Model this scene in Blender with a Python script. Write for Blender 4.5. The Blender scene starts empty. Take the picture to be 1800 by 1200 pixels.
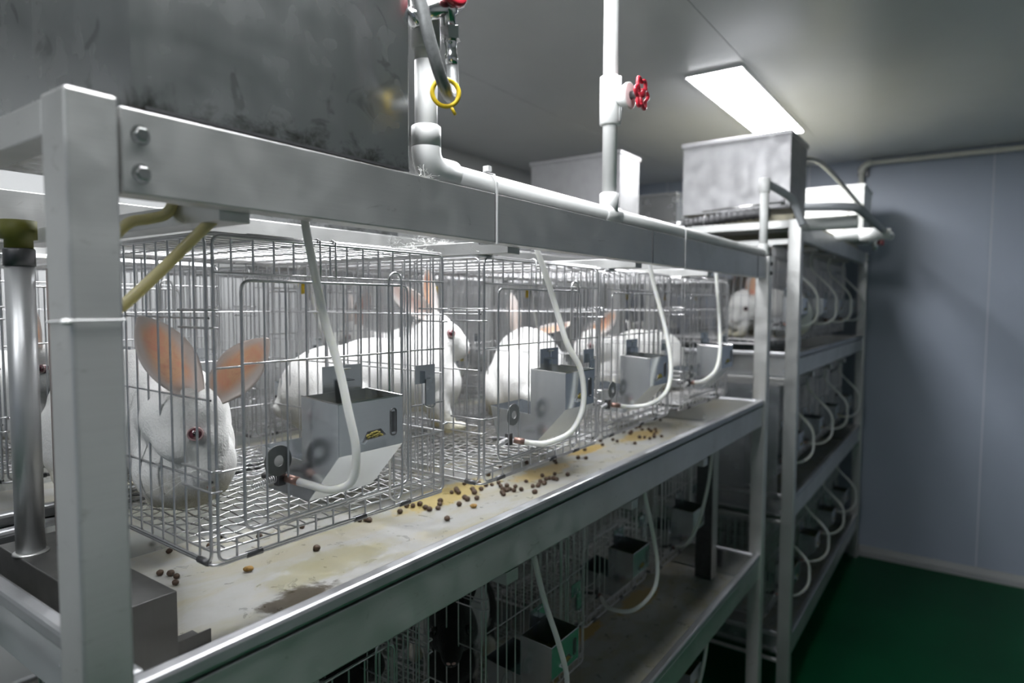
import bpy, math, random
from mathutils import Vector, Matrix, noise
PI = math.pi
random.seed(7)
SC = bpy.context.scene
COL = SC.collection

# ---------------------------------------------------------------- camera
cam_d = bpy.data.cameras.new('camera')
cam = bpy.data.objects.new('camera', cam_d); COL.objects.link(cam)
YAW, PITCH, ROLL, FPX = 0.614836, 0.0580169, 0.003966, 1141.35
fw = Vector((math.cos(YAW)*math.cos(PITCH), math.sin(YAW)*math.cos(PITCH), -math.sin(PITCH)))
rt = fw.cross(Vector((0, 0, 1))).normalized(); up = rt.cross(fw)
rt, up = rt*math.cos(ROLL)+up*math.sin(ROLL), -rt*math.sin(ROLL)+up*math.cos(ROLL)
cam.matrix_world = Matrix(((rt.x, up.x, -fw.x, 0), (rt.y, up.y, -fw.y, 0), (rt.z, up.z, -fw.z, 1.6), (0, 0, 0, 1)))
cam_d.sensor_width = 36.0; cam_d.lens = 36.0*FPX/1800.0
cam_d.clip_start = 0.02; cam_d.clip_end = 60
cam_d.dof.use_dof = True; cam_d.dof.focus_distance = 0.98; cam_d.dof.aperture_fstop = 3.2
SC.camera = cam

# ---------------------------------------------------------------- exposure, light levels
SC.view_settings.view_transform = 'Standard'; SC.view_settings.look = 'None'
SC.view_settings.gamma = 1.0; SC.view_settings.use_curve_mapping = False
SC.view_settings.exposure = 0.12
LAMP_POWER = 46.0          # emission strength of the ceiling panels
AISLE_FILL_POWER = 34.0
REAR_FILL_POWER = 19.0
BACK_FILL_POWER = 24.0
world = bpy.data.worlds.new('world'); SC.world = world; world.use_nodes = True
world.node_tree.nodes['Background'].inputs[0].default_value = (0.05, 0.055, 0.06, 1)
world.node_tree.nodes['Background'].inputs[1].default_value = 0.3
SC.cycles.max_bounces = 10; SC.cycles.diffuse_bounces = 5; SC.cycles.glossy_bounces = 5
SC.cycles.transmission_bounces = 6; SC.cycles.caustics_reflective = False; SC.cycles.caustics_refractive = False
SC.cycles.sample_clamp_indirect = 4.0

# ---------------------------------------------------------------- materials
def new_mat(name):
    m = bpy.data.materials.new(name); m.use_nodes = True
    nt = m.node_tree; b = nt.nodes['Principled BSDF']
    return m, nt, b
def link(nt, a, b): nt.links.new(a, b)
def coords(nt, scale=(1, 1, 1), kind='Object'):
    tc = nt.nodes.new('ShaderNodeTexCoord'); mp = nt.nodes.new('ShaderNodeMapping')
    mp.inputs['Scale'].default_value = scale
    link(nt, tc.outputs[kind], mp.inputs['Vector']); return mp.outputs['Vector']
def noise_n(nt, vec, scale, detail=4, rough=0.55, dist=0.0):
    n = nt.nodes.new('ShaderNodeTexNoise'); n.inputs['Scale'].default_value = scale
    n.inputs['Detail'].default_value = detail; n.inputs['Roughness'].default_value = rough
    n.inputs['Distortion'].default_value = dist
    link(nt, vec, n.inputs['Vector']); return n.outputs['Fac']
def ramp(nt, fac, stops):
    r = nt.nodes.new('ShaderNodeValToRGB'); link(nt, fac, r.inputs['Fac'])
    e = r.color_ramp.elements
    while len(e) > 1: e.remove(e[-1])
    e[0].position = stops[0][0]; e[0].color = (*stops[0][1], 1)
    for p, c in stops[1:]:
        q = e.new(p); q.color = (*c, 1)
    return r.outputs['Color']
def grey(v): return (v, v, v)
def bump(nt, b, fac, strength, dist=0.002):
    bp = nt.nodes.new('ShaderNodeBump'); bp.inputs['Strength'].default_value = strength
    bp.inputs['Distance'].default_value = dist
    link(nt, fac, bp.inputs['Height']); link(nt, bp.outputs['Normal'], b.inputs['Normal'])
def mixc(nt, fac, a, c):
    m = nt.nodes.new('ShaderNodeMix'); m.data_type = 'RGBA'
    link(nt, fac, m.inputs[0])
    for sock, v in ((m.inputs[6], a), (m.inputs[7], c)):
        if isinstance(v, tuple): sock.default_value = (*v, 1)
        else: link(nt, v, sock)
    return m.outputs[2]

def simple(name, col, rough=0.5, metal=0.0, var=0.0, nscale=40, bmp=0.0, coat=0.0):
    m, nt, b = new_mat(name)
    b.inputs['Base Color'].default_value = (*col, 1); b.inputs['Roughness'].default_value = rough
    b.inputs['Metallic'].default_value = metal
    if coat: b.inputs['Coat Weight'].default_value = coat; b.inputs['Coat Roughness'].default_value = 0.15
    if var or bmp:
        f = noise_n(nt, coords(nt), nscale, 5)
        if var:
            c = ramp(nt, f, [(0.3, tuple(x*(1-var) for x in col)), (0.7, tuple(min(1, x*(1+var)) for x in col))])
            link(nt, c, b.inputs['Base Color'])
        if bmp: bump(nt, b, f, bmp, 0.001)
    return m

def steel_mat(name, col, rough, metal=1.0, brush=(1, 60, 60), stain=0.25, stain_col=(0.16, 0.16, 0.14), amount=(0.38, 0.80), grime=False):
    """stainless sheet: brushed grain, smudged gloss, dull blotches"""
    m, nt, b = new_mat(name)
    v = coords(nt)
    g = noise_n(nt, coords(nt, brush), 9, 3)
    s = noise_n(nt, v, 4.5, 2, 0.5, 0.3)
    s2 = noise_n(nt, v, 22, 2, 0.5)
    base = mixc(nt, g, tuple(c*0.93 for c in col), tuple(min(1, c*1.05) for c in col))
    k = ramp(nt, s, [(amount[0], grey(0)), (amount[1], grey(stain))])
    c2 = mixc(nt, k, base, stain_col)
    if grime == 'scuff':
        sc_ = noise_n(nt, coords(nt, (1, 1, 2.2)), 21, 4, 0.6, 1.5)
        c2 = mixc(nt, ramp(nt, sc_, [(0.63, grey(0)), (0.74, grey(0.30))]), c2, (0.20, 0.19, 0.16))
    elif grime:
        tc = nt.nodes.new('ShaderNodeTexCoord'); sp = nt.nodes.new('ShaderNodeSeparateXYZ'); link(nt, tc.outputs['Object'], sp.inputs[0])
        gn = noise_n(nt, v, 38, 5, 0.7, 0.5)
        ma = nt.nodes.new('ShaderNodeMath'); ma.operation = 'MULTIPLY_ADD'; link(nt, gn, ma.inputs[0]); ma.inputs[1].default_value = 0.11; link(nt, sp.outputs['Z'], ma.inputs[2])
        c2 = mixc(nt, ramp(nt, ma.outputs[0], [(0.045, grey(0.85)), (0.075, grey(0.0))]), c2, (0.07, 0.065, 0.05))
        bl = noise_n(nt, v, 16, 3, 0.5, 1.2)
        c2 = mixc(nt, ramp(nt, bl, [(0.66, grey(0)), (0.72, grey(0.35))]), c2, (0.10, 0.10, 0.095))
    link(nt, c2, b.inputs['Base Color'])
    b.inputs['Metallic'].default_value = metal
    r = ramp(nt, s2, [(0.3, grey(rough*0.85)), (0.7, grey(min(1, rough*1.25)))])
    link(nt, r, b.inputs['Roughness'])
    bump(nt, b, g, 0.06, 0.0006)
    return m

M = {}
M['steel'] = steel_mat('stainless frame steel', (0.66, 0.665, 0.655), 0.36, 0.86, grime='scuff')
M['tank'] = steel_mat('stainless tank sheet', (0.56, 0.57, 0.575), 0.24, 0.95, (60, 60, 2), 0.22, (0.26, 0.25, 0.21), grime=True)
M['tank_dull'] = steel_mat('dull tank sheet', (0.40, 0.40, 0.41), 0.5, 0.85, (60, 60, 2), 0.2)
M['box_dark'] = steel_mat('dark soiled steel box', (0.17, 0.17, 0.17), 0.42, 0.8, (60, 60, 2), 0.3)
M['pipe_steel'] = steel_mat('satin drain pipe', (0.52, 0.53, 0.54), 0.40, 0.8, (60, 60, 1), 0.2)
M['tray'] = steel_mat('steel rim', (0.52, 0.53, 0.55), 0.42, 1.0)
M['galv'] = steel_mat('feeder sheet steel', (0.70, 0.73, 0.76), 0.22, 0.92, (3, 3, 60), 0.3)
M['wire'] = simple('bright cage wire', (0.62, 0.62, 0.63), 0.30, 1.0, 0.08, 90)
M['chrome'] = simple('chrome fitting', (0.66, 0.66, 0.66), 0.18, 1.0)
M['darksteel'] = simple('dark steel', (0.13, 0.13, 0.135), 0.45, 0.8, 0.15, 60)
M['pvc'] = simple('white water pipe plastic', (0.80, 0.81, 0.80), 0.32, 0, 0.02, 30)
M['pvc_old'] = simple('aged cream pipe plastic', (0.66, 0.66, 0.60), 0.4, 0, 0.05, 30)
M['pvc_grey'] = simple('grey pipe plastic', (0.34, 0.36, 0.38), 0.45, 0, 0.05, 30)
M['red'] = simple('red enamel', (0.36, 0.015, 0.03), 0.3, 0, 0.1, 60)
M['yellow'] = simple('yellow plastic', (0.75, 0.53, 0.02), 0.4, 0, 0.1, 60)
M['olive'] = simple('olive rubber', (0.20, 0.20, 0.035), 0.55, 0, 0.1, 30)
M['rubber'] = simple('black rubber', (0.03, 0.03, 0.032), 0.5)
M['copper'] = simple('copper sleeve', (0.30, 0.19, 0.16), 0.4, 0.7)
M['washer'] = simple('dull zinc washer', (0.23, 0.235, 0.235), 0.5, 0.4, 0.1, 60)
M['tie'] = simple('white nylon', (0.75, 0.75, 0.75), 0.4)
M['wall'] = simple('blue grey wall panel', (0.34, 0.385, 0.47), 0.42, 0, 0.03, 3)
M['ceiling'] = simple('pale grey ceiling panel', (0.70, 0.71, 0.71), 0.32, 0, 0.03, 3)
M['wall_pale'] = simple('pale wall panel', (0.68, 0.69, 0.70), 0.5, 0, 0.03, 3)
M['wall_mid'] = simple('neutral grey wall panel', (0.52, 0.53, 0.53), 0.5, 0, 0.03, 3)
M['joint'] = simple('joint sealant', (0.62, 0.64, 0.67), 0.5)
M['base'] = simple('grey cove', (0.30, 0.31, 0.31), 0.5)
M['plate'] = simple('stained beige support board', (0.52, 0.49, 0.36), 0.6, 0, 0.25, 14)
M['corr'] = simple('grey braided hose', (0.26, 0.27, 0.27), 0.42, 0.55, 0.12, 200, 0.3)
M['feed'] = simple('green feed pellets', (0.26, 0.22, 0.06), 0.9, 0, 0.4, 400, 0.8)
M['pellet'] = simple('brown dropping', (0.075, 0.045, 0.028), 0.55, 0, 0.35, 220, 0.6)
M['pellet2'] = simple('yellow brown dropping', (0.38, 0.22, 0.06), 0.7, 0, 0.5, 200, 0.8)
M['eye'] = simple('dark red eye', (0.10, 0.010, 0.022), 0.08, 0, 0, 40, 0, 1.0)
M['pupil'] = simple('black pupil', (0.01, 0.004, 0.006), 0.05)
M['lid'] = simple('pink eyelid', (0.50, 0.33, 0.33), 0.5)
M['darkeye'] = simple('dark eye', (0.012, 0.01, 0.01), 0.08)
M['nosepink'] = simple('pink nose', (0.62, 0.40, 0.36), 0.5)

# green epoxy floor
m, nt, b = new_mat('green epoxy floor')
f = noise_n(nt, coords(nt), 2.2, 5)
link(nt, ramp(nt, f, [(0.3, (0.001, 0.055, 0.020)), (0.7, (0.002, 0.075, 0.028))]), b.inputs['Base Color'])
b.inputs['Roughness'].default_value = 0.45; b.inputs['Specular IOR Level'].default_value = 0.12; M['floor'] = m

# soiled tray bottom: dull steel with urine scale and damp yellow patches
m, nt, b = new_mat('soiled tray steel')
v = coords(nt)
s1 = noise_n(nt, coords(nt, (1.0, 2.6, 1)), 3.2, 7, 0.62, 0.8); s2 = noise_n(nt, v, 26, 6, 0.65, 0.5); s3 = noise_n(nt, coords(nt, (1, 1.6, 1)), 9, 5, 0.6, 0.9)
c = mixc(nt, s2, (0.42, 0.42, 0.40), (0.62, 0.62, 0.60))
c = mixc(nt, ramp(nt, s3, [(0.46, grey(0)), (0.66, grey(0.45))]), c, (0.42, 0.39, 0.22))
c = mixc(nt, ramp(nt, s1, [(0.50, grey(0)), (0.60, grey(0.30))]), c, (0.46, 0.38, 0.16))
# two damp brown pools along the front edge
geo = nt.nodes.new('ShaderNodeNewGeometry')
def pool(cx, cy, rx, ry, c, col, amt):
    mp = nt.nodes.new('ShaderNodeMapping'); mp.vector_type = 'POINT'
    mp.inputs['Location'].default_value = (-cx/rx, -cy/ry, 0); mp.inputs['Scale'].default_value = (1/rx, 1/ry, 0)
    link(nt, geo.outputs['Position'], mp.inputs['Vector'])
    ln = nt.nodes.new('ShaderNodeVectorMath'); ln.operation = 'LENGTH'; link(nt, mp.outputs['Vector'], ln.inputs[0])
    ad = nt.nodes.new('ShaderNodeMath'); ad.operation = 'ADD'; link(nt, ln.outputs['Value'], ad.inputs[0])
    sc = nt.nodes.new('ShaderNodeMath'); sc.operation = 'MULTIPLY'; link(nt, s2, sc.inputs[0]); sc.inputs[1].default_value = 0.9
    link(nt, sc.outputs[0], ad.inputs[1])
    return mixc(nt, ramp(nt, ad.outputs[0], [(0.85, grey(amt)), (1.45, grey(0))]), c, col)
c = pool(1.12, 0.97, 0.34, 0.11, c, (0.58, 0.45, 0.16), 0.85)
c = pool(1.42, 0.90, 0.26, 0.075, c, (0.62, 0.45, 0.14), 0.75)
c = pool(1.72, 0.93, 0.20, 0.06, c, (0.62, 0.42, 0.10), 0.85)
c = pool(2.02, 0.89, 0.26, 0.085, c, (0.60, 0.43, 0.13), 0.8)
c = pool(0.70, 0.87, 0.24, 0.10, c, (0.40, 0.37, 0.20), 0.55)
c = pool(0.59, 0.80, 0.13, 0.07, c, (0.05, 0.034, 0.012), 0.92)
c = pool(0.42, 0.70, 0.10, 0.07, c, (0.07, 0.055, 0.025), 0.8)
link(nt, c, b.inputs['Base Color']); b.inputs['Metallic'].default_value = 0.25
link(nt, ramp(nt, s2, [(0.3, grey(0.22)), (0.7, grey(0.5))]), b.inputs['Roughness'])
bump(nt, b, s2, 0.12, 0.001); M['soil'] = m

# milky silicone hose
def hose_mat(name, col):
    m, nt, b = new_mat(name)
    b.inputs['Base Color'].default_value = (*col, 1); b.inputs['Roughness'].default_value = 0.3
    b.inputs['Subsurface Weight'].default_value = 0.35
    b.inputs['Subsurface Radius'].default_value = (0.01, 0.01, 0.007); b.inputs['Subsurface Scale'].default_value = 0.5
    tr = nt.nodes.new('ShaderNodeBsdfTranslucent'); tr.inputs['Color'].default_value = (*[min(1, c*1.25) for c in col], 1)
    mx = nt.nodes.new('ShaderNodeMixShader'); mx.inputs[0].default_value = 0.5
    link(nt, b.outputs[0], mx.inputs[1]); link(nt, tr.outputs[0], mx.inputs[2]); link(nt, mx.outputs[0], nt.nodes['Material Output'].inputs['Surface'])
    return m
M['hose'] = hose_mat('milky silicone hose', (0.86, 0.87, 0.83))
M['hose_y'] = hose_mat('yellowed silicone hose', (0.74, 0.69, 0.44))

# fur
def fur_mat(name, dutch=False, dirt=True):
    m, nt, b = new_mat(name)
    v = coords(nt)
    f1 = noise_n(nt, v, 340, 3, 0.6); f2 = noise_n(nt, v, 30, 4, 0.6)
    c = mixc(nt, f2, (0.80, 0.795, 0.77), (0.90, 0.90, 0.885))
    tc = nt.nodes.new('ShaderNodeTexCoord'); sp = nt.nodes.new('ShaderNodeSeparateXYZ'); link(nt, tc.outputs['Object'], sp.inputs[0])
    if dirt:
        ad = nt.nodes.new('ShaderNodeMath'); ad.operation = 'MULTIPLY_ADD'
        link(nt, f2, ad.inputs[0]); ad.inputs[1].default_value = 0.09; link(nt, sp.outputs['Z'], ad.inputs[2])
        k = ramp(nt, ad.outputs[0], [(0.055, grey(0.75)), (0.10, grey(0.0))])
        c = mixc(nt, k, c, (0.50, 0.46, 0.30))
    if dutch:
        ad = nt.nodes.new('ShaderNodeMath'); ad.operation = 'MULTIPLY_ADD'
        link(nt, f2, ad.inputs[0]); ad.inputs[1].default_value = 0.06; link(nt, sp.outputs['X'], ad.inputs[2])
        mr = nt.nodes.new('ShaderNodeMapRange'); link(nt, ad.outputs[0], mr.inputs[0])
        mr.inputs[1].default_value = -0.25; mr.inputs[2].default_value = 0.35
        k = ramp(nt, mr.outputs[0], [(0.0, grey(1)), (0.40, grey(1)), (0.43, grey(0)), (0.66, grey(0)), (0.69, grey(1)), (0.90, grey(1)), (0.93, grey(0))])
        c = mixc(nt, k, c, (0.012, 0.011, 0.010))
    link(nt, c, b.inputs['Base Color']); b.inputs['Roughness'].default_value = 0.85
    b.inputs['Specular IOR Level'].default_value = 0.15
    b.inputs['Sheen Weight'].default_value = 0.25; b.inputs['Sheen Roughness'].default_value = 0.5
    f3 = noise_n(nt, coords(nt, (1, 1, .5)), 110, 4, 0.7, 0.8)
    sm = nt.nodes.new('ShaderNodeMath'); sm.operation = 'MULTIPLY_ADD'; link(nt, f3, sm.inputs[0]); sm.inputs[1].default_value = 1.6; link(nt, f1, sm.inputs[2])
    bump(nt, b, sm.outputs[0], 0.5, 0.003)
    return m
M['fur'] = fur_mat('white fur'); M['fur_dutch'] = fur_mat('black and white fur', True)
def ear_inner(name, a, c_):
    m, nt, b = new_mat(name)
    v = coords(nt)
    f = noise_n(nt, v, 26, 5, 0.6, 0.8)
    c = ramp(nt, f, [(0.32, a), (0.55, c_), (0.72, tuple(x*0.85 for x in a))])
    at = nt.nodes.new('ShaderNodeAttribute'); at.attribute_name = 'bare'
    c = mixc(nt, at.outputs['Fac'], (0.83, 0.80, 0.785), c)
    link(nt, c, b.inputs['Base Color']); b.inputs['Roughness'].default_value = 0.6
    tr = nt.nodes.new('ShaderNodeBsdfTranslucent'); link(nt, c, tr.inputs['Color'])
    mx = nt.nodes.new('ShaderNodeMixShader'); mx.inputs[0].default_value = 0.55
    link(nt, b.outputs[0], mx.inputs[1]); link(nt, tr.outputs[0], mx.inputs[2])
    link(nt, mx.outputs[0], nt.nodes['Material Output'].inputs['Surface'])
    return m
M['ear_in'] = ear_inner('pink inner ear', (0.92, 0.50, 0.40), (0.95, 0.70, 0.50))
M['ear_pale'] = ear_inner('pale inner ear', (0.80, 0.62, 0.58), (0.84, 0.72, 0.68))
m, nt, b = new_mat('thin ear fur')
b.inputs['Base Color'].default_value = (0.84, 0.82, 0.80, 1); b.inputs['Roughness'].default_value = 0.85
tr = nt.nodes.new('ShaderNodeBsdfTranslucent'); tr.inputs['Color'].default_value = (0.92, 0.78, 0.70, 1)
mx = nt.nodes.new('ShaderNodeMixShader'); mx.inputs[0].default_value = 0.45
link(nt, b.outputs[0], mx.inputs[1]); link(nt, tr.outputs[0], mx.inputs[2]); link(nt, mx.outputs[0], nt.nodes['Material Output'].inputs['Surface'])
M['ear_out'] = m
M['ear_black'] = simple('black ear fur', (0.014, 0.013, 0.012), 0.85)
M['whisker'] = simple('whisker', (0.8, 0.8, 0.78), 0.5)
def lamp_mat(name, power):
    m, nt, b = new_mat(name)
    b.inputs['Base Color'].default_value = (0.9, 0.9, 0.9, 1)
    b.inputs['Emission Color'].default_value = (0.965, 0.975, 1.0, 1); b.inputs['Emission Strength'].default_value = power
    return m
M['lamp'] = lamp_mat('lit diffuser', LAMP_POWER); M['fill_aisle'] = lamp_mat('added aisle fill diffuser', AISLE_FILL_POWER); M['fill_rear'] = lamp_mat('added rear fill diffuser', REAR_FILL_POWER); M['fill_back'] = lamp_mat('added back row fill diffuser', BACK_FILL_POWER)

# ---------------------------------------------------------------- mesh helpers
class MB:
    def __init__(s): s.v = []; s.f = []; s.mi = []; s.cur = 0
    def add(s, vs, fs):
        o = len(s.v); s.v += [tuple(p) for p in vs]
        s.f += [tuple(i+o for i in q) for q in fs]; s.mi += [s.cur]*len(fs)
    def box(s, x0, x1, y0, y1, z0, z1):
        s.add([(x0,y0,z0),(x1,y0,z0),(x1,y1,z0),(x0,y1,z0),(x0,y0,z1),(x1,y0,z1),(x1,y1,z1),(x0,y1,z1)],
              [(3,2,1,0),(4,5,6,7),(0,1,5,4),(1,2,6,5),(2,3,7,6),(3,0,4,7)]); return s
    def frame(s, d):
        d = Vector(d).normalized(); a = Vector((0,0,1)) if abs(d.z) < 0.9 else Vector((1,0,0))
        u = d.cross(a).normalized(); return u, d.cross(u)
    def cyl(s, p0, p1, r, n=8, r1=None, cap=True):
        p0, p1 = Vector(p0), Vector(p1); r1 = r if r1 is None else r1
        u, w = s.frame(p1-p0); vs = []
        for p, q in ((p0, r), (p1, r1)):
            for k in range(n):
                a = 2*PI*k/n; vs.append(p+u*(q*math.cos(a))+w*(q*math.sin(a)))
        fs = [(k, (k+1) % n, n+(k+1) % n, n+k) for k in range(n)]
        if cap: fs += [tuple(range(n-1, -1, -1)), tuple(range(n, 2*n))]
        s.add(vs, fs); return s
    def tube(s, path, r, n=8, closed=False, cap=True):
        path = [Vector(p) for p in path]; L = len(path); vs = []
        rr = r if isinstance(r, (list, tuple)) else [r]*L
        u = None
        for i, p in enumerate(path):
            if closed: t = path[(i+1) % L]-path[i-1]
            else: t = path[min(i+1, L-1)]-path[max(i-1, 0)]
            t.normalize()
            if u is None: u, w = s.frame(t)
            else:
                u = (u-t*u.dot(t)).normalized(); w = t.cross(u)
            for k in range(n):
                a = 2*PI*k/n; vs.append(p+u*(rr[i]*math.cos(a))+w*(rr[i]*math.sin(a)))
        fs = []
        for i in range(L if closed else L-1):
            j = (i+1) % L
            fs += [(i*n+k, i*n+(k+1) % n, j*n+(k+1) % n, j*n+k) for k in range(n)]
        if cap and not closed: fs += [tuple(range(n-1, -1, -1)), tuple((L-1)*n+k for k in range(n))]
        s.add(vs, fs); return s
    def lathe(s, p0, axis, prof, n=20):
        """prof: list of (distance along axis, radius)"""
        p0 = Vector(p0); ax = Vector(axis).normalized(); u, w = s.frame(ax); vs = []
        for t, r in prof:
            for k in range(n):
                a = 2*PI*k/n; vs.append(p0+ax*t+u*(r*math.cos(a))+w*(r*math.sin(a)))
        L = len(prof); fs = []
        for i in range(L-1): fs += [(i*n+k, i*n+(k+1) % n, (i+1)*n+(k+1) % n, (i+1)*n+k) for k in range(n)]
        fs += [tuple(range(n-1, -1, -1)), tuple((L-1)*n+k for k in range(n))]
        s.add(vs, fs); return s
    def ell(s, c, r, R=None, nu=16, nv=10):
        c = Vector(c); vs = []
        for i in range(1, nv):
            t = PI*i/nv
            for k in range(nu):
                a = 2*PI*k/nu
                p = Vector((r[0]*math.sin(t)*math.cos(a), r[1]*math.sin(t)*math.sin(a), r[2]*math.cos(t)))
                vs.append(c+(R @ p if R else p))
        top = Vector((0,0,r[2])); bot = Vector((0,0,-r[2]))
        vs += [c+(R @ top if R else top), c+(R @ bot if R else bot)]; T = len(vs)-2
        fs = []
        for i in range(nv-2): fs += [(i*nu+k, (i+1)*nu+k, (i+1)*nu+(k+1) % nu, i*nu+(k+1) % nu) for k in range(nu)]
        fs += [(T, k, (k+1) % nu) for k in range(nu)] + [(T+1, (nv-2)*nu+(k+1) % nu, (nv-2)*nu+k) for k in range(nu)]
        s.add(vs, fs); return s
    def prism(s, pts, axis, a, b_):
        """pts: 2D outline; axis 'x' -> (y,z), 'y' -> (x,z), 'z' -> (x,y)"""
        def P(p, t): return {'x': (t, p[0], p[1]), 'y': (p[0], t, p[1]), 'z': (p[0], p[1], t)}[axis]
        n = len(pts)
        s.add([P(p, a) for p in pts]+[P(p, b_) for p in pts],
              [tuple(range(n-1, -1, -1)), tuple(range(n, 2*n))]+[(k, (k+1) % n, n+(k+1) % n, n+k) for k in range(n)]); return s
    def build(s, name, mat, parent=None, smooth=False, bevel=0.0, solid=0.0):
        me = bpy.data.meshes.new(name); me.from_pydata(s.v, [], s.f)
        mats = mat if isinstance(mat, (list, tuple)) else [mat]
        for q in mats: me.materials.append(q)
        if len(mats) > 1: me.polygons.foreach_set('material_index', s.mi)
        if smooth: me.polygons.foreach_set('use_smooth', [True]*len(s.f))
        me.update()
        o = bpy.data.objects.new(name, me); COL.objects.link(o)
        if parent: o.parent = parent
        if solid:
            q = o.modifiers.new('s', 'SOLIDIFY'); q.thickness = solid; q.offset = 0
        if bevel:
            q = o.modifiers.new('b', 'BEVEL'); q.width = bevel; q.segments = 2; q.limit_method = 'ANGLE'
        return o
def bez(pts, n=8):
    """Catmull-Rom through pts"""
    pts = [Vector(p) for p in pts]; out = []
    for i in range(len(pts)-1):
        p0 = pts[max(i-1, 0)]; p1 = pts[i]; p2 = pts[i+1]; p3 = pts[min(i+2, len(pts)-1)]
        for k in range(n):
            t = k/n
            out.append(0.5*((2*p1)+(p2-p0)*t+(2*p0-5*p1+4*p2-p3)*t*t+(3*p1-p0-3*p2+p3)*t**3))
    out.append(pts[-1]); return out
def tag(o, label=None, cat=None, group=None, kind=None):
    if label: o['label'] = label
    if cat: o['category'] = cat
    if group: o['group'] = group
    if kind: o['kind'] = kind
    return o
def thing(name, label, cat, loc=(0,0,0), rotz=0.0, group=None):
    o = bpy.data.objects.new(name, None); COL.objects.link(o); o.location = loc; o.rotation_euler = (0,0,rotz)
    o.empty_display_size = 0.05
    return tag(o, label, cat, group)
def dup(root, loc, label, rotz=0.0, scale=None, group=None):
    r = root.copy(); COL.objects.link(r); r.location = loc; r.rotation_euler = (0,0,rotz); r['label'] = label
    if scale: r.scale = scale
    if group: r['group'] = group
    for ch in root.children:
        c = ch.copy(); COL.objects.link(c); c.parent = r
        for g in ch.children:
            d = g.copy(); COL.objects.link(d); d.parent = c
    return r

# ================================================================ SETTING
X0, X1, Y0, Y1, HC = -2.6, 4.665, -2.4, 2.55, 2.514
tag(MB().box(X0-.1, X1+.1, Y0-.1, Y1+.1, -.08, 0).build('floor', M['floor']), kind='structure')
o = tag(MB().box(X0-.1, X1+.1, Y0-.1, Y1+.1, HC+.0025, HC+.10).build('ceiling', M['joint']), kind='structure')
ys = [Y0, -2.12, -1.17, -.22, .73, 1.68, Y1]
for a, c_ in zip(ys, ys[1:]):
    MB().box(X0, X1, a+.0015, c_-.0015, HC, HC+.0025).build('ceiling_panel', M['ceiling'], o)
o = tag(MB().box(X1+.0025, X1+.1, Y0-.1, Y1+.1, 0, HC+.1).build('wall_far', M['joint']), kind='structure')
ys = [Y0, -2.038, -1.058, -.078, .902, 1.882, Y1]
for a, c_ in zip(ys, ys[1:]):
    MB().box(X1, X1+.0025, a+.0025, c_-.0025, 0, HC).build('wall_panel', M['wall'], o)
tag(MB().box(X0-.1, X0, Y0-.1, Y1+.1, 0, HC+.1).build('wall_near', M['wall']), kind='structure')
tag(MB().box(X0-.1, X1+.1, Y1, Y1+.1, 0, HC+.1).build('wall_left', M['wall_mid']), kind='structure')
tag(MB().box(X0-.1, X1+.1, Y0-.1, Y0, 0, HC+.1).build('wall_right', M['wall_pale']), kind='structure')
tag(MB().prism([(X1, 0), (X1, .055), (X1-.006, .055), (X1-.02, .02), (X1-.055, .006), (X1-.055, 0)], 'y', Y0, Y1).build('baseboard_far', M['base']), kind='structure')

# ceiling lamps: flat diffuser panel in a shallow white frame
def ceiling_lamp(x0, x1, y0, y1, label, mat):
    t = thing('ceiling_light', label, 'ceiling light', ((x0+x1)/2, (y0+y1)/2, HC))
    hx, hy = (x1-x0)/2, (y1-y0)/2
    MB().box(-hx-.006, hx+.006, -hy-.006, hy+.006, -.011, 0).build('lamp_frame', M['tie'], t)
    b = MB(); d = .015
    b.add([(-hx,-hy,-.011),(hx,-hy,-.011),(hx,hy,-.011),(-hx,hy,-.011),(-hx+.006,-hy+.006,-d),(hx-.006,-hy+.006,-d),(hx-.006,hy-.006,-d),(-hx+.006,hy-.006,-d)],
          [(7,6,5,4),(0,4,5,1)[::-1],(1,5,6,2)[::-1],(2,6,7,3)[::-1],(3,7,4,0)[::-1],(0,1,2,3)])
    b.build('diffuser', mat, t)
ceiling_lamp(2.57, 3.69, .75, .965, 'lit white rectangular ceiling panel light above the farther rack', M['lamp'])
ceiling_lamp(.42, 1.54, .75, .965, 'lit ceiling panel light above the near rack, out of frame overhead', M['lamp'])
ceiling_lamp(.42, 1.54, 1.50, 1.715, 'unseen ceiling panel light added over the back row to brighten the background', M['fill_back'])  # added fill out of view, lifts the back cages and left wall
ceiling_lamp(-1.45, -.33, .66, .875, 'unseen ceiling panel light added behind the viewer to brighten the nearest rabbit', M['fill_rear'])  # added weak fill out of view, lifts the first rabbit from the left
ceiling_lamp(-.22, .90, .31, .525, 'unseen ceiling panel light added over the aisle to light the rack fronts', M['fill_aisle'])  # added fill out of view, set close so lower trays stay dark

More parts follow.
